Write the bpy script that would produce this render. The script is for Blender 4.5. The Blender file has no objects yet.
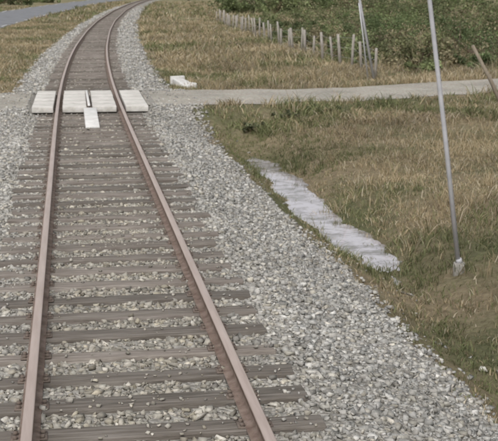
import bpy, math, random
import numpy as np
rng=np.random.default_rng(7); random.seed(7)
scene=bpy.context.scene
COL=scene.collection

# ---------------------------------------------------------------- helpers
def link(o,parent=None):
    COL.objects.link(o)
    if parent: o.parent=parent
    return o
def empty(name):
    e=bpy.data.objects.new(name,None); e.empty_display_size=.3; return link(e)
def np_mesh(name,V,F,mat,cols=None,parent=None,smooth=False,mats=None,mi=None):
    V=np.asarray(V,dtype=np.float32); F=np.asarray(F,dtype=np.int32)
    me=bpy.data.meshes.new(name); n=F.shape[1]
    me.vertices.add(len(V)); me.vertices.foreach_set('co',V.ravel())
    me.loops.add(F.size); me.loops.foreach_set('vertex_index',F.ravel())
    me.polygons.add(len(F)); me.polygons.foreach_set('loop_start',np.arange(0,F.size,n,dtype=np.int32))
    if smooth: me.polygons.foreach_set('use_smooth',np.ones(len(F),dtype=bool))
    for m in (mats or [mat]): me.materials.append(m)
    if mi is not None: me.polygons.foreach_set('material_index',np.asarray(mi,dtype=np.int32))
    me.update(calc_edges=True)
    if cols is not None:
        a=me.color_attributes.new('Col','FLOAT_COLOR','POINT')
        c=np.ones((len(V),4),dtype=np.float32); c[:,:3]=cols
        a.data.foreach_set('color',c.ravel())
    o=bpy.data.objects.new(name,me)
    return link(o,parent)
def nz(x,y,s=1.0,o=0.0):
    x=np.asarray(x)*s+o; y=np.asarray(y)*s-o*1.7
    v=(np.sin(x*1.3+1.7*np.sin(y*.9+o))+np.sin(y*1.1+2.1*np.sin(x*.7+1.3))+np.sin((x+y)*2.3+np.sin(x*3.1))*.6+np.sin((x-y)*3.7+np.sin(y*2.9))*.4)
    return v/3.0
def sstep(a,b,x):
    t=np.clip((np.asarray(x)-a)/(b-a),0,1); return t*t*(3-2*t)

# track centre line (x as function of y)
_cy=np.array([-300,0,26,34,45,57,77.7,102,149,210,273,400,700.])
_cx=np.array([0,0,0,.05,.26,.62,1.5,2.80,6.0,11.0,17.0,33,78.])
def cx(y):
    y=np.asarray(y,dtype=float)
    r=0
    for d in (-4,-2,0,2,4): r=r+np.interp(y+d,_cy,_cx)
    return r/5
_ru=np.array([-300,-30,-2.2,1.5,6,11,16,40,300.])
_ry=np.array([10,27.5,29.6,29.8,31.8,34.6,37.5,50,160.])
def ry(u): 
    r=0
    for d in (-1,0,1): r=r+np.interp(np.asarray(u)+d,_ru,_ry)
    return r/3
BL=-.20
_su=[-400,-20,-4,-2.5,-1.5,1.45,2.2,2.95,3.3,3.6,3.95,4.5,6,9,14,400]
_sz=[0,-.3,-.45,-.42,BL,BL,-.45,-.74,-.95,-1.04,-.97,-.68,-.5,-.45,-.35,.2]
_sz2=[0,-.3,-.45,-.42,BL,BL,-.42,-.68,-.82,-.88,-.84,-.66,-.5,-.45,-.35,.2]
_nu=[-400,-20,-4,-2.5,-1.5,1.5,2.4,4,9,14,400]
_nz=[0,-.35,-.38,-.35,BL,BL,-.33,-.4,-.42,-.35,.2]
_rzU=[-400,-20,-4,-1.45,-1.36,1.36,1.45,3,8,14,400]
_rz=[0,-.3,-.12,-.045,BL,BL,-.045,-.10,-.30,-.35,.2]
def gz(x,y):
    x=np.asarray(x,float); y=np.asarray(y,float)
    u=x-cx(y)
    # the drain wanders a little
    us=u+.10*nz(y,0,.55,2.)*sstep(2.6,3.3,u)*(1-sstep(4.2,5.5,u))
    s=np.interp(us,_su,_sz); s2=np.interp(us,_su,_sz2)
    n=np.interp(u,_nu,_nz); r=np.interp(u,_rzU,_rz)
    wd=sstep(12.,16.2,y); s=s2*(1-wd)+s*wd
    s=s+.055*sstep(22,26,y)*np.exp(-((u-3.6)/.5)**2)
    wn=sstep(24.5,28,y); z=s*(1-wn)+n*wn
    d=np.abs(y-ry(u)); wr=1-sstep(2.1,3.6,d)
    z=z*(1-wr)+r*wr
    dr=np.exp(-((u-3.6)/.7)**2)*(1-wn)
    rough=sstep(2.9,4.5,np.abs(u))*(1-wr)*(1-.75*dr)
    z=z+rough*(.05*nz(x,y,1.1)+.07*nz(x,y,.23,2.))+.035*dr*nz(x,y,3.1,4.)
    z=z+.025*sstep(1.5,2.2,np.abs(u))*(1-wr)*nz(x,y,2.3,5.)
    return z

# ---------------------------------------------------------------- materials
def new_mat(name):
    m=bpy.data.materials.new(name); m.use_nodes=True
    nt=m.node_tree; b=nt.nodes['Principled BSDF']; return m,nt,b
def N(nt,t,**k):
    n=nt.nodes.new(t)
    for a,v in k.items(): setattr(n,a,v)
    return n
def noise_mat(name,cols,scale=5,detail=8,rough=.9,bump=.3,bscale=None,stretch=None,dist=.02,spec=.2,metallic=0):
    m,nt,b=new_mat(name)
    tc=N(nt,'ShaderNodeTexCoord'); mp=N(nt,'ShaderNodeMapping')
    if stretch: mp.inputs['Scale'].default_value=stretch
    nt.links.new(tc.outputs['Object'],mp.inputs[0])
    no=N(nt,'ShaderNodeTexNoise'); no.inputs['Scale'].default_value=scale; no.inputs['Detail'].default_value=detail; no.inputs['Roughness'].default_value=.65
    nt.links.new(mp.outputs[0],no.inputs['Vector'])
    cr=N(nt,'ShaderNodeValToRGB'); el=cr.color_ramp.elements
    k=len(cols)
    for i,c in enumerate(cols):
        p=.3+.4*i/(k-1)
        if i<2: e=el[i]; e.position=p if i==0 else .3+.4/(k-1)
        else: e=el.new(p)
        e.color=(*c,1)
    nt.links.new(no.outputs['Fac'],cr.inputs[0]); nt.links.new(cr.outputs[0],b.inputs['Base Color'])
    n2=N(nt,'ShaderNodeTexNoise'); n2.inputs['Scale'].default_value=bscale or scale*4; n2.inputs['Detail'].default_value=8
    nt.links.new(mp.outputs[0],n2.inputs['Vector'])
    bp=N(nt,'ShaderNodeBump'); bp.inputs['Strength'].default_value=bump; bp.inputs['Distance'].default_value=dist
    nt.links.new(n2.outputs['Fac'],bp.inputs['Height']); nt.links.new(bp.outputs[0],b.inputs['Normal'])
    b.inputs['Roughness'].default_value=rough; b.inputs['Specular IOR Level'].default_value=spec; b.inputs['Metallic'].default_value=metallic
    return m
def attr_mat(name,rough=.85,trans=0.0,spec=.2,noise=True):
    m,nt,b=new_mat(name)
    at=N(nt,'ShaderNodeAttribute'); at.attribute_name='Col'
    src=at.outputs['Color']
    if noise:
        tc=N(nt,'ShaderNodeTexCoord'); no=N(nt,'ShaderNodeTexNoise'); no.inputs['Scale'].default_value=45; no.inputs['Detail'].default_value=5
        nt.links.new(tc.outputs['Object'],no.inputs['Vector'])
        mr=N(nt,'ShaderNodeMapRange'); mr.inputs[3].default_value=.55; mr.inputs[4].default_value=1.45
        nt.links.new(no.outputs['Fac'],mr.inputs[0])
        vm=N(nt,'ShaderNodeVectorMath',operation='SCALE'); nt.links.new(src,vm.inputs[0]); nt.links.new(mr.outputs[0],vm.inputs['Scale'])
        src=vm.outputs[0]
    nt.links.new(src,b.inputs['Base Color'])
    b.inputs['Roughness'].default_value=rough; b.inputs['Specular IOR Level'].default_value=spec
    if trans>0:
        out=nt.nodes['Material Output']; tr=N(nt,'ShaderNodeBsdfTranslucent'); mx=N(nt,'ShaderNodeMixShader'); mx.inputs[0].default_value=trans
        nt.links.new(src,tr.inputs[0]); nt.links.new(b.outputs[0],mx.inputs[1]); nt.links.new(tr.outputs[0],mx.inputs[2]); nt.links.new(mx.outputs[0],out.inputs[0])
    return m

def ground_mat():
    m,nt,b=new_mat('dry_grass_soil')
    tc=N(nt,'ShaderNodeTexCoord')
    def noise(s,d=6,r=.6):
        n=N(nt,'ShaderNodeTexNoise'); n.inputs['Scale'].default_value=s; n.inputs['Detail'].default_value=d; n.inputs['Roughness'].default_value=r
        nt.links.new(tc.outputs['Object'],n.inputs['Vector']); return n.outputs['Fac']
    def ramp(src,p0,p1,c0,c1):
        r=N(nt,'ShaderNodeValToRGB'); r.color_ramp.elements[0].position=p0; r.color_ramp.elements[1].position=p1
        r.color_ramp.elements[0].color=(*c0,1); r.color_ramp.elements[1].color=(*c1,1); nt.links.new(src,r.inputs[0]); return r.outputs[0]
    def mix(f,a,c):
        x=N(nt,'ShaderNodeMix',data_type='RGBA'); nt.links.new(f,x.inputs[0]); nt.links.new(a,x.inputs[6]); nt.links.new(c,x.inputs[7]); return x.outputs[2]
    fine=noise(9,10,.75); big=noise(.3,6); 
    tan=ramp(fine,.35,.65,(.18,.145,.09),(.38,.315,.21))
    grn=ramp(fine,.35,.65,(.09,.095,.05),(.20,.20,.11))
    f=ramp(big,.42,.58,(0,0,0),(1,1,1))
    c=mix(f,tan,grn)
    nt.links.new(c,b.inputs['Base Color']); b.inputs['Roughness'].default_value=1; b.inputs['Specular IOR Level'].default_value=.1
    bp=N(nt,'ShaderNodeBump'); bp.inputs['Strength'].default_value=.9; bp.inputs['Distance'].default_value=.08
    nt.links.new(fine,bp.inputs['Height']); nt.links.new(bp.outputs[0],b.inputs['Normal'])
    return m
M_ground=ground_mat()

def gravel_mat(name,c0,c1,scale,bump=.8,dist=.03):
    m,nt,b=new_mat(name)
    tc=N(nt,'ShaderNodeTexCoord')
    v=N(nt,'ShaderNodeTexVoronoi'); v.inputs['Scale'].default_value=scale; nt.links.new(tc.outputs['Object'],v.inputs['Vector'])
    sep=N(nt,'ShaderNodeSeparateColor'); nt.links.new(v.outputs['Color'],sep.inputs[0])
    r=N(nt,'ShaderNodeValToRGB'); r.color_ramp.elements[0].color=(*c0,1); r.color_ramp.elements[1].color=(*c1,1)
    nt.links.new(sep.outputs[0],r.inputs[0])
    n=N(nt,'ShaderNodeTexNoise'); n.inputs['Scale'].default_value=.8; n.inputs['Detail'].default_value=6; nt.links.new(tc.outputs['Object'],n.inputs['Vector'])
    mr=N(nt,'ShaderNodeMapRange'); mr.inputs[3].default_value=.6; mr.inputs[4].default_value=1.4; nt.links.new(n.outputs['Fac'],mr.inputs[0])
    vm=N(nt,'ShaderNodeVectorMath',operation='SCALE'); nt.links.new(r.outputs[0],vm.inputs[0]); nt.links.new(mr.outputs[0],vm.inputs['Scale'])
    nt.links.new(vm.outputs[0],b.inputs['Base Color']); b.inputs['Roughness'].default_value=.95; b.inputs['Specular IOR Level'].default_value=.15
    bp=N(nt,'ShaderNodeBump',invert=True); bp.inputs['Strength'].default_value=bump; bp.inputs['Distance'].default_value=dist
    nt.links.new(v.outputs['Distance'],bp.inputs['Height']); nt.links.new(bp.outputs[0],b.inputs['Normal'])
    return m
M_bed=gravel_mat('ballast_bed_gravel',(.19,.18,.16),(.37,.355,.325),24)
M_road=gravel_mat('gravel_road_surface',(.25,.232,.20),(.41,.387,.345),24,.5,.02)
M_asph=gravel_mat('asphalt',(.16,.165,.175),(.22,.225,.235),60,.2,.005)
M_stone=attr_mat('ballast_stone',.9)
M_grass=attr_mat('grass_blades',.8,.35,.15,False)
M_leaf=attr_mat('leaves',.7,.35,.2,False)
M_wood=noise_mat('sleeper_wood',[(.105,.09,.077),(.195,.173,.152),(.30,.275,.248)],6,8,.9,.7,30,(.35,5,3),.012)
M_railside=noise_mat('rusty_rail',[(.13,.09,.072),(.22,.165,.135),(.31,.245,.21)],8,8,.8,.3)
M_railtop=noise_mat('worn_rail_head',[(.38,.305,.27),(.51,.43,.39)],3,8,.45,.05,stretch=(6,.4,1),metallic=.2,spec=.4)
M_iron=noise_mat('rusty_iron',[(.12,.095,.08),(.20,.165,.14)],30,6,.85,.3)
M_panel=noise_mat('worn_crossing_panel',[(.36,.34,.31),(.57,.55,.515),(.70,.68,.65)],3.5,10,.8,.4,stretch=(1,2.5,1))
M_white=noise_mat('white_paint',[(.55,.54,.52),(.77,.76,.75)],6,9,.6,.1)
M_hw=noise_mat('whitewashed_concrete',[(.45,.44,.42),(.72,.71,.70)],9,9,.8,.4)
M_post=noise_mat('weathered_post_wood',[(.18,.165,.14),(.32,.295,.265),(.42,.395,.36)],6,8,.95,.5,40,(4,4,.5),.01)
M_brown=noise_mat('brown_post_wood',[(.17,.14,.105),(.29,.25,.195)],6,8,.95,.5,40,(4,4,.5),.01)
M_galv=noise_mat('galvanised_steel',[(.38,.38,.40),(.50,.495,.52)],7,6,.55,.05,metallic=.05,spec=.4)
M_conc=noise_mat('concrete',[(.24,.23,.21),(.38,.36,.33)],12,8,.9,.5)
M_bark=noise_mat('bark',[(.06,.045,.035),(.14,.11,.08)],6,8,.95,.6)
# shallow ditch water: smooth surface, reflected sky painted into the pale base colour
M_water,nt,b=new_mat('shallow_water')
tc=N(nt,'ShaderNodeTexCoord'); no=N(nt,'ShaderNodeTexNoise'); no.inputs['Scale'].default_value=2.6; no.inputs['Detail'].default_value=7; no.inputs['Roughness'].default_value=.65
nt.links.new(tc.outputs['Object'],no.inputs['Vector'])
cr=N(nt,'ShaderNodeValToRGB'); cr.color_ramp.elements[0].position=.38; cr.color_ramp.elements[1].position=.56
cr.color_ramp.elements[0].color=(.14,.125,.11,1); cr.color_ramp.elements[1].color=(.47,.445,.48,1)
nt.links.new(no.outputs['Fac'],cr.inputs[0]); nt.links.new(cr.outputs[0],b.inputs['Base Color'])
b.inputs['Roughness'].default_value=.02; b.inputs['IOR'].default_value=1.6; b.inputs['Specular IOR Level'].default_value=1.0

# ---------------------------------------------------------------- ground sheet
def axis(parts):
    a=[]
    for s,e,st in parts: a+=list(np.arange(s,e,st))
    return np.array(a)
ux=axis([(-400,-100,50),(-100,-30,10),(-30,-6,2),(-6,-3,.5),(-3,2.9,.15),(2.9,4.4,.06),(4.4,7,.15),(7,16,.5),(16,40,2),(40,100,10),(100,451,50)])
yy=axis([(-60,0,5),(0,5,1),(5,12,.25),(12,28,.12),(28,45,.25),(45,80,1),(80,200,4),(200,400,12),(400,1300,60)])
U,Y=np.meshgrid(ux,yy); X=U+cx(Y); 
Z=gz(X,Y)
def grid_faces(nr,nc):
    i=np.arange(nr-1)[:,None]*nc+np.arange(nc-1)[None,:]; i=i.ravel()
    return np.stack([i,i+1,i+nc+1,i+nc],1)
micro=rng.normal(0,.008,U.shape)*((U>2.9)&(U<4.6)&(Y>5)&(Y<28))
Zg=Z-np.where(np.abs(U)<1.9,.05,0)+micro
np_mesh('ground',np.stack([X,Y,Zg],-1).reshape(-1,3),grid_faces(*U.shape),M_ground,smooth=True)

def strip(name,u_edges_fn,ys,mat,lift,nu=9):
    V=[]
    for y in ys:
        a,bb=u_edges_fn(y)
        for t in np.linspace(0,1,nu):
            x=a+(bb-a)*t+float(cx(y)); V.append((x,y,float(gz(x,y))+lift))
    return np_mesh(name,V,grid_faces(len(ys),nu),mat,smooth=True)
yb=axis([(-30,5,1),(5,45,.3),(45,100,1),(100,420,4)])
def bedge(y):
    r=np.interp(y,[20,26,34,60],[2.85,2.5,2.35,2.6]); l=np.interp(y,[20,34],[-2.5,-2.15])
    return l+.12*float(nz(y,3,.9)),r+.15*float(nz(y,9,1.1))
strip('ballast_bed',bedge,yb,M_bed,.006,40)
ya=axis([(-60,420,4)])
strip('asphalt_road',lambda y:(-16.0,-8.0),ya,M_asph,.06,5)
for uu in (-15.6,-8.4):
    strip('road_edge_line',lambda y:(uu,uu+.12),ya,M_white,.066,2)
def side_road(name,u0,u1):
    us=np.arange(u0,u1+.01,.3 if abs(u1-u0)<60 else 1); V=[]
    n=15
    for u in us:
        c=float(ry(u)); w=2.05+.3*float(nz(u,2,1.3))
        for t in np.linspace(-1,1,n):
            y=c+t*w+.15*float(nz(u,t*5,2.)); x=u+float(cx(y))
            V.append((x,y,float(gz(x,y))+.012))
    F=grid_faces(len(us),n)[:,::-1]
    np_mesh(name,V,F,M_road,smooth=True)
side_road('gravel_road',1.44,45); side_road('gravel_road',-45,-1.44)

# ---------------------------------------------------------------- track
track=empty('railway_track')
ys=axis([(-10,30,.6),(30,120,1.5),(120,420,5)])
prof=[(-.07,-.155),(-.07,-.145),(-.012,-.125),(-.01,-.04),(-.036,-.032),(-.036,-.006),(-.028,0),(.028,0),(.036,-.006),(.036,-.032),(.01,-.04),(.012,-.125),(.07,-.145),(.07,-.155)]
def tangent(y):
    d=(cx(y+.5)-cx(y-.5)); d=float(d); l=math.hypot(d,1); return d/l,1/l
def rail(name,side):
    V=[];F=[];mi=[];n=len(prof)
    for y in ys:
        tx,ty=tangent(y); c=float(cx(y))
        for (a,z) in prof:
            o=side*.755+a
            V.append((c+o*ty,y-o*tx,z))
    for i in range(len(ys)-1):
        for k in range(n-1):
            F.append((i*n+k,(i+1)*n+k,(i+1)*n+k+1,i*n+k+1)); mi.append(1 if k in(5,6,7) else 0)
    np_mesh(name,V,F,None,parent=track,mats=[M_railside,M_railtop],mi=mi)
rail('rail_left',-1); rail('rail_right',1)
def boxes(name,L,mat,parent=None,bev=0,cols=None):
    V=[];F=[]
    B=np.array([(-1,-1,-1),(1,-1,-1),(1,1,-1),(-1,1,-1),(-1,-1,1),(1,-1,1),(1,1,1),(-1,1,1)],float)
    Q=np.array([(0,3,2,1),(4,5,6,7),(0,1,5,4),(1,2,6,5),(2,3,7,6),(3,0,4,7)])
    for i,(x,y,z,hx,hy,hz,r,j) in enumerate(L):
        P=B*np.array([hx,hy,hz]); P=P+rng.uniform(-j,j,P.shape)
        c,s=math.cos(r),math.sin(r)
        V.append(np.stack([x+P[:,0]*c-P[:,1]*s,y+P[:,0]*s+P[:,1]*c,z+P[:,2]],1)); F.append(Q+8*i)
    o=np_mesh(name,np.concatenate(V),np.concatenate(F),mat,parent=parent,cols=None if cols is None else np.repeat(cols,8,0))
    if bev:
        m=o.modifiers.new('bevel','BEVEL'); m.width=bev; m.segments=2
    return o
SL=[];PL=[];SP=[]
SPC=.57; SY0=-3.0
sy=np.arange(SY0,400,SPC)
for y in sy:
    tx,ty=tangent(y); r=-math.atan2(tx,ty); c=float(cx(y))
    hl=1.26+random.uniform(-.06,.05); sh=random.uniform(-.04,.04); jy=random.uniform(-.02,.02)
    SL.append((c+sh,y+jy,-.230+random.uniform(-.006,.002),hl,.115+random.uniform(-.018,.01),.075,r+random.uniform(-.014,.014),.009))
    if y<70:
        for s in(-1,1):
            PL.append((c+s*.755,y,-.1505,.12,.07,.006,r,.0))
            for a,b2 in((-.09,.04),(-.09,-.04),(.09,.04),(.09,-.04)):
                SP.append((c+s*.755+a,y+b2,-.137,.014,.013,.014,r,.003))
slp=boxes('sleepers',SL,M_wood,track,.009)
nt=M_wood.node_tree
geo=N(nt,'ShaderNodeNewGeometry'); mr=N(nt,'ShaderNodeMapRange'); mr.inputs[3].default_value=.7; mr.inputs[4].default_value=1.2
bs=nt.nodes['Principled BSDF']; src=bs.inputs['Base Color'].links[0].from_socket
vm=N(nt,'ShaderNodeVectorMath',operation='SCALE'); nt.links.new(geo.outputs['Random Per Island'],mr.inputs[0]); nt.links.new(src,vm.inputs[0]); nt.links.new(mr.outputs[0],vm.inputs['Scale']); nt.links.new(vm.outputs[0],bs.inputs['Base Color'])
boxes('tie_plates',PL,M_iron,track); boxes('spikes',SP,M_iron,track)

# ---------------------------------------------------------------- crossing panels
cr_=empty('level_crossing_deck')
Y0,Y1=27.5,32.0
def planks(name,x0,x1,mat,n):
    L=[]; w=(Y1-Y0)/n
    for i in range(n):
        yc=Y0+w*(i+.5)
        L.append(((x0+x1)/2+float(cx(yc)),yc,-.075+random.uniform(-.006,.004),(x1-x0)/2,w/2-.018,.068,0,.004))
    boxes(name,L,mat,cr_,.01)
planks('outer_panel_west',-1.36,-.86,M_panel,5)
planks('inner_panel_west',-.64,-.07,M_panel,5)
planks('inner_panel_east',.07,.64,M_panel,5)
planks('outer_panel_east',.86,1.40,M_panel,5)
boxes('centre_gap_plate',[(0,(Y0+Y1)/2,-.09,.055,2.2,.04,0,0)],M_iron,cr_)
def prism(name,x0,x1,ya,yb_,z0,za,zb,mat,parent):
    V=[(x0,ya,z0),(x1,ya,z0),(x1,yb_,z0),(x0,yb_,z0),(x0,ya,za),(x1,ya,za),(x1,yb_,zb),(x0,yb_,zb)]
    o=np_mesh(name,V,[(0,3,2,1),(4,5,6,7),(0,1,5,4),(1,2,6,5),(2,3,7,6),(3,0,4,7)],mat,parent=parent)
    m=o.modifiers.new('bevel','BEVEL'); m.width=.01; m.segments=2
    return o
prism('deflector_ramp',-.13,.17,24.5,27.4,-.2,-.13,-.02,M_white,cr_)
prism('deflector_rib',-.03,.03,27.52,31.6,-.0,.03,.03,M_white,cr_)

# ---------------------------------------------------------------- ballast stones (angular crushed rock)
cb=np.array([(-1,-1,-1),(1,-1,-1),(1,1,-1),(-1,1,-1),(-1,-1,1),(1,-1,1),(1,1,1),(-1,1,1)],float)*.62
cq=[(0,3,2,1),(4,5,6,7),(0,1,5,4),(1,2,6,5),(2,3,7,6),(3,0,4,7)]
cf=np.array([t for q in cq for t in((q[0],q[1],q[2]),(q[0],q[2],q[3]))])
def stones(name,n,y0,y1,smin,smax,ul,ur,edge=.25,colmul=1.0,sleeper=True):
    y=rng.uniform(y0,y1,n); u=rng.uniform(ul-edge,ur+edge,n)
    fade=np.clip(np.minimum(u-(ul-edge),(ur+edge)-u)/(2*edge),0,1); keep=rng.random(n)<fade**.7
    ph=np.abs((y-SY0+SPC/2)%SPC-SPC/2)
    hw=.108+.25*(smin)
    if sleeper:
        on=(np.abs(u)<1.22)&(ph<hw); keep&=~(on&(rng.random(n)>.07+.08*nz(u,y,1.,3.)))
        keep&=~(np.abs(np.abs(u)-.755)<.055)
    deck=(y>Y0-.1)&(y<Y1+.1)&(np.abs(u)<1.46); keep&=~deck
    keep&=~((np.abs(y-ry(u))<2.0)&(np.abs(u)>1.4)&(rng.random(n)>.06))
    keep&=~((np.abs(u)<.2)&(y>24.4)&(y<27.5))
    y=y[keep];u=u[keep];ph=ph[keep];n=len(y); x=u+cx(y)
    s=rng.uniform(smin,smax,n)*rng.choice([.6,.8,1,1.3],n)
    inb=sleeper&(np.abs(u)<1.22)
    s=np.where(inb,np.minimum(s,.075),s)
    z=gz(x,y)+s*.12+rng.uniform(-.012,.014,n)-np.where(inb&(y>16),.012,0)
    onS=sleeper&(np.abs(u)<1.22)&(ph<hw); z=np.where(onS,-.155+s*.15,z); s=np.where(onS,s*.65,s)
    P=np.repeat(cb[None],n,0)+rng.uniform(-.34,.34,(n,8,3))
    P=P*np.stack([rng.uniform(.8,1.5,n),rng.uniform(.6,1.05,n),rng.uniform(.45,.9,n)],1)[:,None,:]*s[:,None,None]*.6
    a=rng.uniform(0,6.283,n);t=rng.uniform(-1.2,1.2,n)
    ct,st=np.cos(t)[:,None],np.sin(t)[:,None]
    y1_=P[...,1]*ct-P[...,2]*st; z1=P[...,1]*st+P[...,2]*ct
    ca,sa=np.cos(a)[:,None],np.sin(a)[:,None]
    x2=P[...,0]*ca-y1_*sa; y2=P[...,0]*sa+y1_*ca
    V=np.stack([x2+x[:,None],y2+y[:,None],z1+z[:,None]],-1).reshape(-1,3)
    F=(cf[None]+8*np.arange(n)[:,None,None]).reshape(-1,3)
    g=rng.choice([.21,.29,.35,.42,.52],n,p=[.17,.27,.30,.19,.07])*rng.uniform(.88,1.12,n)*colmul*(1+.16*nz(x,y,1.2,7.))
    inner=np.clip(1.25-np.abs(u)/1.25,0,1)
    br=rng.random(n)**3*.10
    g=g*(1-.12*inner)
    C=np.stack([g*(1+.04*inner+.02+br*.5),g,g*(.95-.07*inner-br)],1)
    return np_mesh(name,V,F,M_stone,cols=np.repeat(C,8,0))
stones('ballast_stones',56000,4,16,.027,.056,-2.5,2.75)
stones('ballast_stones',40000,16,34,.038,.064,-2.4,2.6)
stones('ballast_stones',17000,34,75,.055,.09,-2.1,2.4)
stones('ballast_stones',11000,75,190,.08,.16,-2.1,2.5)
stones('verge_stones',450,5,26,.025,.06,2.8,3.3,.35,colmul=.8,sleeper=False)

# ---------------------------------------------------------------- ditch water (level sheets cut by the banks)
def water(name,y0,y1,u0,u1,z):
    np_mesh(name,[(u0,y0,z),(u1,y0,z),(u1,y1,z),(u0,y1,z)],[(0,1,2,3)],M_water)
water('ditch_water',13.4,27.2,3.05,4.25,-.950)
def puddle(name,x,y,rx,ry_):
    V=[]; n=24
    for k in range(n):
        a=k*6.283/n; f=1+.25*math.sin(2*a+x)+.15*math.sin(5*a+y)
        px_=x+rx*f*math.cos(a); py_=y+ry_*f*math.sin(a); V.append((px_,py_,float(gz(px_,py_))+.014))
    me=bpy.data.meshes.new(name); me.from_pydata(V,[],[tuple(range(n))]); me.materials.append(M_water); link(bpy.data.objects.new(name,me))
puddle('puddle',3.52,13.0,.10,.16)

# ---------------------------------------------------------------- grass
def blades(name,n_t,y0,y1,u0,u1,per,h0,h1,w,spread,greenb=0.0,clump=None,wetk=.16):
    y=rng.uniform(y0,y1,n_t); u=rng.uniform(u0,u1,n_t)
    keep=np.abs(y-ry(u))>2.15+.3*nz(u,y,2.)
    zz=gz(u+cx(y),y); wet=(zz<-.945)&(y>13)&(y<27.3)&(u>3)&(u<4.4)
    keep&=~(wet&(rng.random(n_t)>wetk+.3*sstep(21,26,y)))
    keep&=~((u>-16.1)&(u<-7.9))
    le=np.interp(y,[20,34],[-2.55,-2.2]); re=np.interp(y,[20,26,34,60],[2.75,2.5,2.4,2.65])+.25*nz(u,y,1.1)
    keep&=(u<le)|(u>re)
    dd=np.where(u>0,u-re,le-u); keep&=rng.random(n_t)<np.clip(.25+dd/.7,0,1)
    dens=nz(u,y,.8,3.)+.6*nz(u,y,2.2,8.)
    if clump is None: keep&=rng.random(n_t)<np.clip(.75+.75*dens,.2,1)
    else: keep&=(nz(u,y,1.7,clump)>.3)
    y=y[keep];u=u[keep];x=u+cx(y);n=len(y)
    gr=1.35*nz(x,y,.33,1.)+.9*nz(x,y,1.3,4.)+greenb-.15
    gr=gr+.9*np.exp(-((u-3.6)/.8)**2)*(y<27)+.9*np.exp(-((u-4.5)/2.0)**2)*sstep(21,25,y)*(y<30)
    gr=gr-.35*sstep(5,7.5,u)*(y<28)
    pg=sstep(-.45,.9,gr)*.85+.06
    bright=1+.3*nz(x,y,.6,9.)
    hh=rng.uniform(h0,h1,n)*(1+.5*nz(x,y,.7,6.))*np.clip(.45+dd[keep]/1.2,.4,1)
    X=np.repeat(x,per)+rng.normal(0,spread,n*per); Yb=np.repeat(y,per)+rng.normal(0,spread,n*per)
    H=np.repeat(hh,per)*rng.uniform(.4,1.15,n*per); G=np.repeat(pg,per)
    m=n*per; a=rng.uniform(0,6.283,m); W=w*rng.uniform(.6,1.4,m)
    ln=rng.uniform(.2,1.3,m)*H; la=rng.uniform(0,6.283,m)
    Zb=gz(X,Yb)-.01
    bx,by=np.cos(a)*W/2,np.sin(a)*W/2
    lx,ly=np.cos(la)*ln,np.sin(la)*ln
    v0=np.stack([X-bx,Yb-by,Zb],1);v1=np.stack([X+bx,Yb+by,Zb],1)
    v2=np.stack([X+bx*.8+lx*.35,Yb+by*.8+ly*.35,Zb+H*.6],1);v3=np.stack([X-bx*.8+lx*.35,Yb-by*.8+ly*.35,Zb+H*.6],1)
    v4=np.stack([X+lx,Yb+ly,Zb+H*.9],1)
    V=np.stack([v0,v1,v2,v3,v4],1).reshape(-1,3)
    base=5*np.arange(m)[:,None]
    F=np.concatenate([base+np.array([[0,1,2]]),base+np.array([[0,2,3]]),base+np.array([[3,2,4]])])
    isg=rng.random(m)<G
    tan=np.array([.40,.33,.21])*rng.uniform(.6,1.25,(m,1)); 
    pale=np.array([.54,.475,.36]); tan=np.where((rng.random(m)<.18)[:,None],pale,tan)
    grn=np.array([.185,.20,.098])*rng.uniform(.6,1.3,(m,1))
    C=np.where(isg[:,None],grn,tan)*np.repeat(bright,per)[:,None]
    return np_mesh(name,V,F,M_grass,cols=np.repeat(C,5,0))
blades('grass',25000,5,27.5,2.7,14,9,.04,.16,.011,.06)
blades('grass',10000,26,48,2.4,18,9,.12,.3,.022,.08)
blades('grass',14000,46,110,2.4,34,8,.2,.45,.045,.14,greenb=-.05)
blades('grass',9000,20,110,-8,-2.2,8,.1,.28,.03,.1,greenb=-.3)
blades('grass',6000,110,260,-8,60,8,.3,.6,.10,.25,greenb=.2)
blades('grass',3000,20,200,-30,-16,8,.2,.5,.08,.2,greenb=.2)
blades('grass',2500,5,30,-10,-2.4,8,.1,.28,.02,.07)
blades('dry_weeds',2600,8,28,3.2,13,12,.2,.38,.010,.05,greenb=-.8,clump=2.5,wetk=.3)
blades('dry_weeds',2600,28,60,3.2,18,12,.3,.6,.02,.09,greenb=-.4,clump=5.5)

# ---------------------------------------------------------------- foliage clouds
def leafcloud(centers,radii,per,size,base,jit=.4,dry=.25):
    c=np.repeat(np.asarray(centers),per,0); r=np.repeat(np.asarray(radii),per,0); m=len(c)
    d=rng.normal(size=(m,3)); d/=np.linalg.norm(d,axis=1)[:,None]
    rad=rng.random(m)**.45*rng.choice([1,1,1,1.3],m)
    p=c+d*r*rad[:,None]
    s=size*rng.uniform(.5,1.4,m)
    a=rng.normal(size=(m,3)); a/=np.linalg.norm(a,axis=1)[:,None]
    b2=np.cross(a,rng.normal(size=(m,3))); b2/=np.linalg.norm(b2,axis=1)[:,None]
    V=np.stack([p-a*s[:,None]*.5,p+b2*s[:,None]*.3,p+a*s[:,None]*.5,p-b2*s[:,None]*.3],1)
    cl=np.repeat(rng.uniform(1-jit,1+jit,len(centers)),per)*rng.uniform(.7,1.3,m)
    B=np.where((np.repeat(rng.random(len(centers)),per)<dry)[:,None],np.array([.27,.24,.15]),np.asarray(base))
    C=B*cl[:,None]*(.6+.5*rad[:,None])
    return V.reshape(-1,3),np.repeat(C,4,0)
def quads(nv): return np.arange(nv).reshape(-1,4)
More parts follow.
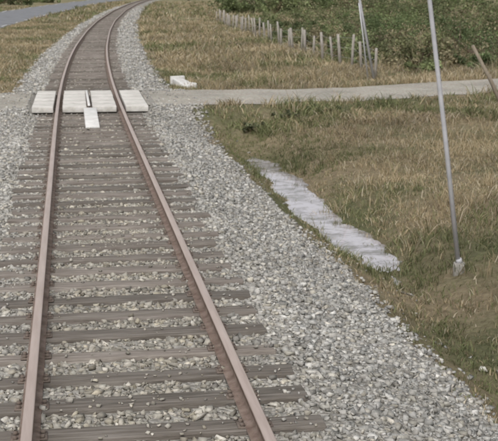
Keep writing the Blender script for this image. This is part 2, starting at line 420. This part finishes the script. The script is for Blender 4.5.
def stems(base,tips,r,parent,name,mat=M_bark):
    V=[];F=[]
    for t in tips:
        b0=np.array(base);t=np.array(t); n=6; o=len(V)
        mid=(b0+t)/2+rng.normal(0,.08,3)*np.linalg.norm(t-b0)*.5
        for q,rr in((b0,r),(mid,r*.6),(t,r*.2)):
            for k in range(n): V.append((q[0]+rr*math.cos(k*6.283/n),q[1]+rr*math.sin(k*6.283/n),q[2]))
        for l in range(2):
            for k in range(n): F.append((o+l*n+k,o+l*n+(k+1)%n,o+(l+1)*n+(k+1)%n,o+(l+1)*n+k))
    np_mesh(name,V,F,mat,parent=parent,smooth=True)
def shrub(x,y,h,w,per=130,size=.12,col=(.085,.10,.045),dry=.25):
    e=empty('shrub'); z=float(gz(x,y))
    k=int(8+w*4); C=[];R=[]
    for i in range(k):
        a=random.uniform(0,6.28); d=random.random()**.5*w*.5; hz=random.uniform(.08,.85)*h*(1-.35*d/(w*.5))
        C.append((x+d*math.cos(a),y+d*math.sin(a)*.8,z+hz)); rr=random.uniform(.12,.3)*min(h,w)
        R.append((rr*1.15,rr*1.15,rr*.9))
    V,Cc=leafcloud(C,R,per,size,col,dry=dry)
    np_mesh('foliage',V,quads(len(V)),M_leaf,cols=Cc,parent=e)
    stems((x,y,z-.05),[c for c in C[:8]],.05,e,'stems')
random.seed(11)
greens=[(.155,.19,.085),(.135,.175,.08),(.18,.21,.10),(.20,.21,.11),(.125,.165,.075)]
for (x,y,h,w) in [(13.5,45,1.9,3.0),(15.8,47,2.6,3.6),(12.6,50,1.5,2.6),(17.3,44,1.8,3),(14.5,56,2.6,4.4),(18.5,52,3.4,5),(12.9,62,1.4,3.0),(16.5,63,2.8,5),(21,60,4.0,6),(13.8,71,1.5,4),(18.5,73,3.0,6),(14.5,82,1.5,4.5),(23,78,4.5,7),(16.5,92,1.8,5),(21,95,2.6,6),(27,92,4.5,8),
   (12.8,42.0,.7,1.6),(14.6,42.4,.9,2.0),(16.4,41.6,.9,1.8),(11.9,46.5,.7,1.6),(12.2,54,.8,2.),(12.0,58,.6,1.8),(18.2,42.5,1.1,2)]:
    shrub(x,y,h,w,col=random.choice(greens),size=.12,dry=.25)
for i in range(24):
    y=random.uniform(95,240); u=random.uniform(13,45); h=random.uniform(2,4.5)
    shrub(u+float(cx(y)),y,h,random.uniform(4,8),per=80,size=.3,col=random.choice(greens))
for i in range(10):
    y=random.uniform(150,300); shrub(-21-random.uniform(0,14)+float(cx(y)),y,random.uniform(2,4),random.uniform(4,8),per=80,size=.35,col=random.choice(greens))
for (x,y,h,w) in [(3.9,26.6,.25,.8),(4.8,27.5,.2,1.0),(5.8,28.4,.22,1.1)]:
    shrub(x,y,h,w,per=70,size=.06,col=(.13,.14,.08))
def tree(x,y,h):
    e=empty('tree'); z=float(gz(x,y)); C=[];R=[]
    for i in range(16):
        a=random.uniform(0,6.28); t=random.uniform(.3,1); d=random.random()*h*.28*(1.15-t*.7)
        C.append((x+d*math.cos(a),y+d*math.sin(a),z+h*t*.92)); rr=h*random.uniform(.08,.14); R.append((rr,rr,rr*.85))
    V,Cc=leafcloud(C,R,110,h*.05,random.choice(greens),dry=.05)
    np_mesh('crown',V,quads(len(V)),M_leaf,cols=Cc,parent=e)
    stems((x,y,z-.1),[(x,y,z+h*.8)]+C[:7],h*.025,e,'trunk')
for i in range(26):
    y=random.uniform(280,420); x=random.uniform(-90,120)
    if abs(x-float(cx(y)))<8 or -20<x-float(cx(y))<0: x+=30
    tree(x,y,random.uniform(7,12))

# ---------------------------------------------------------------- fence
fence=empty('wire_fence')
def tube(name,pts,r0,r1,mat,parent=None,n=12,cap=True):
    V=[];F=[]
    P=[np.array(p,float) for p in pts]
    for i,p in enumerate(P):
        d=(P[min(i+1,len(P)-1)]-P[max(i-1,0)]); d/=np.linalg.norm(d)
        s=np.cross(d,(0,1,0)) if abs(d[1])<.9 else np.cross(d,(0,0,1)); s/=np.linalg.norm(s); t=np.cross(d,s)
        r=r0+(r1-r0)*i/(len(P)-1)
        for k in range(n):
            a=k*6.28318/n; V.append(p+(s*math.cos(a)+t*math.sin(a))*r)
    for i in range(len(P)-1):
        for k in range(n): F.append((i*n+k,i*n+(k+1)%n,(i+1)*n+(k+1)%n,(i+1)*n+k))
    me=bpy.data.meshes.new(name)
    if cap: F+= [tuple(range(n))[::-1],tuple(range((len(P)-1)*n,len(P)*n))]
    me.from_pydata([tuple(v) for v in V],[],F); me.materials.append(mat); me.update()
    for p in me.polygons: p.use_smooth=len(p.vertices)==4
    return link(bpy.data.objects.new(name,me),parent)
FP=[]
for i in range(34):
    y=40.6+i*2.0+random.uniform(-.35,.35); FP.append((10.4+random.uniform(-.08,.08)+float(cx(y))*.9,y))
for i in range(9):
    y=29.2-i*2.4; FP.insert(0,(11.2,y))
tops=[]
for i,(x,y) in enumerate(FP):
    z=float(gz(x,y)); h=random.uniform(1.0,1.38); lx=random.uniform(-.13,.13); ly=random.uniform(-.05,.05); r=random.uniform(.045,.08)
    tube('post',[(x,y,z-.2),(x+lx*.5,y+ly*.5,z+h*.5),(x+lx,y+ly,z+h)],r,r*.85,M_post,fence,8)
    tops.append((x,y,z,lx,ly,h))
for i in range(len(tops)-1):
    a,c=tops[i],tops[i+1]
    if abs(a[1]-c[1])>5: continue
    for f in(.3,.6,.9):
        tube('wire',[(a[0]+a[3]*f,a[1]+a[4]*f,a[2]+a[5]*f),(c[0]+c[3]*f,c[1]+c[4]*f,c[2]+c[5]*f)],.004,.004,M_galv,fence,4,False)
z=float(gz(10.7,29.2))
tube('leaning_wooden_post',[(10.95,28.6,z-.3),(10.5,28.8,z+.75),(10.02,29.0,z+1.68)],.06,.045,M_brown,None,9)

# ---------------------------------------------------------------- metal poles
px,py=4.35,13.4; pz=float(gz(px,py))
pole=empty('metal_pole')
tube('shaft',[(px,py,pz),(px-.24,py,pz+1.7),(px-.50,py,pz+3.4),(px-.74,py,pz+5.0)],.031,.026,M_galv,pole,14)
f=tube('concrete_footing',[(px+.01,py,pz-.25),(px,py,pz+.09),(px,py,pz+.13)],.09,.075,M_conc,pole,10)
tube('collar',[(px,py,pz+.12),(px-.015,py,pz+.18)],.043,.041,M_galv,pole,14)
x,y=10.35,40.0; z=float(gz(x,y))
pl=empty('metal_pole')
tube('shaft',[(x,y,z-.1),(x-.55,y,z+2.6),(x-1.15,y,z+5.4)],.05,.04,M_galv,pl,12)
tube('brace',[(x-.25,y-.1,z-.1),(x-.45,y-.05,z+1.5),(x-.62,y,z+2.7)],.025,.025,M_galv,pl,8)

# white culvert headwall beside the track past the crossing
cu=empty('white_culvert_headwall')
x,y=3.2,36.9; z=float(gz(x,y))
def slopebox(name,x,y,z,w,l,t,rise,rot):
    c,s=math.cos(rot),math.sin(rot); V=[]
    for zz in(-t,0):
        for a,b_ in((-w,-l),(w,-l),(w*.8,l),(-w*.8,l)):
            V.append((x+a*c-b_*s,y+a*s+b_*c,z+zz+rise*(b_+l)/(2*l)))
    o=np_mesh(name,V,[(0,3,2,1),(4,5,6,7),(0,1,5,4),(1,2,6,5),(2,3,7,6),(3,0,4,7)],M_hw,parent=cu)
    m=o.modifiers.new('bevel','BEVEL'); m.width=.012; m.segments=2
slopebox('apron',x,y,z+.07,.22,.55,.2,.15,.3)
boxes('headwall',[(x-.15,y+.64,z+.12,.24,.06,.17,.3,.01)],M_hw,cu,.015)
boxes('wing',[(x+.2,y-.2,z+.06,.04,.38,.08,.3,.01)],M_hw,cu,.01)

# ---------------------------------------------------------------- light, sky
w=bpy.data.worlds.new('World'); scene.world=w; w.use_nodes=True; nt=w.node_tree
sky=nt.nodes.new('ShaderNodeTexSky'); sky.sky_type='NISHITA'; sky.sun_disc=False
EL,AZ=math.radians(52),math.radians(200)
sky.sun_elevation=EL; sky.sun_rotation=AZ; sky.air_density=1.0; sky.dust_density=4.0
hs=nt.nodes.new('ShaderNodeHueSaturation'); hs.inputs['Saturation'].default_value=.12
nt.links.new(sky.outputs[0],hs.inputs['Color']); nt.links.new(hs.outputs[0],nt.nodes['Background'].inputs[0])
nt.nodes['Background'].inputs[1].default_value=.15
sl=bpy.data.lights.new('sun','SUN'); sl.energy=1.45; sl.angle=math.radians(35); sl.color=(1,.955,.91)
so=link(bpy.data.objects.new('sun',sl))
from mathutils import Vector
dirv=Vector((math.sin(AZ)*math.cos(EL),math.cos(AZ)*math.cos(EL),math.sin(EL)))
so.rotation_euler=dirv.to_track_quat('Z','Y').to_euler()

# ---------------------------------------------------------------- camera
cam=bpy.data.cameras.new('camera'); co=link(bpy.data.objects.new('camera',cam))
cam.sensor_width=36; cam.lens=82.55; cam.clip_end=3000; cam.clip_start=.05
co.location=(-.41,0,2.76); co.rotation_euler=(math.radians(90-11.5),0,math.radians(-8.83))
cam.dof.use_dof=True; cam.dof.focus_distance=4.2; cam.dof.aperture_fstop=15
scene.camera=co
scene.view_settings.view_transform='Standard'; scene.view_settings.look='None'; scene.view_settings.exposure=0
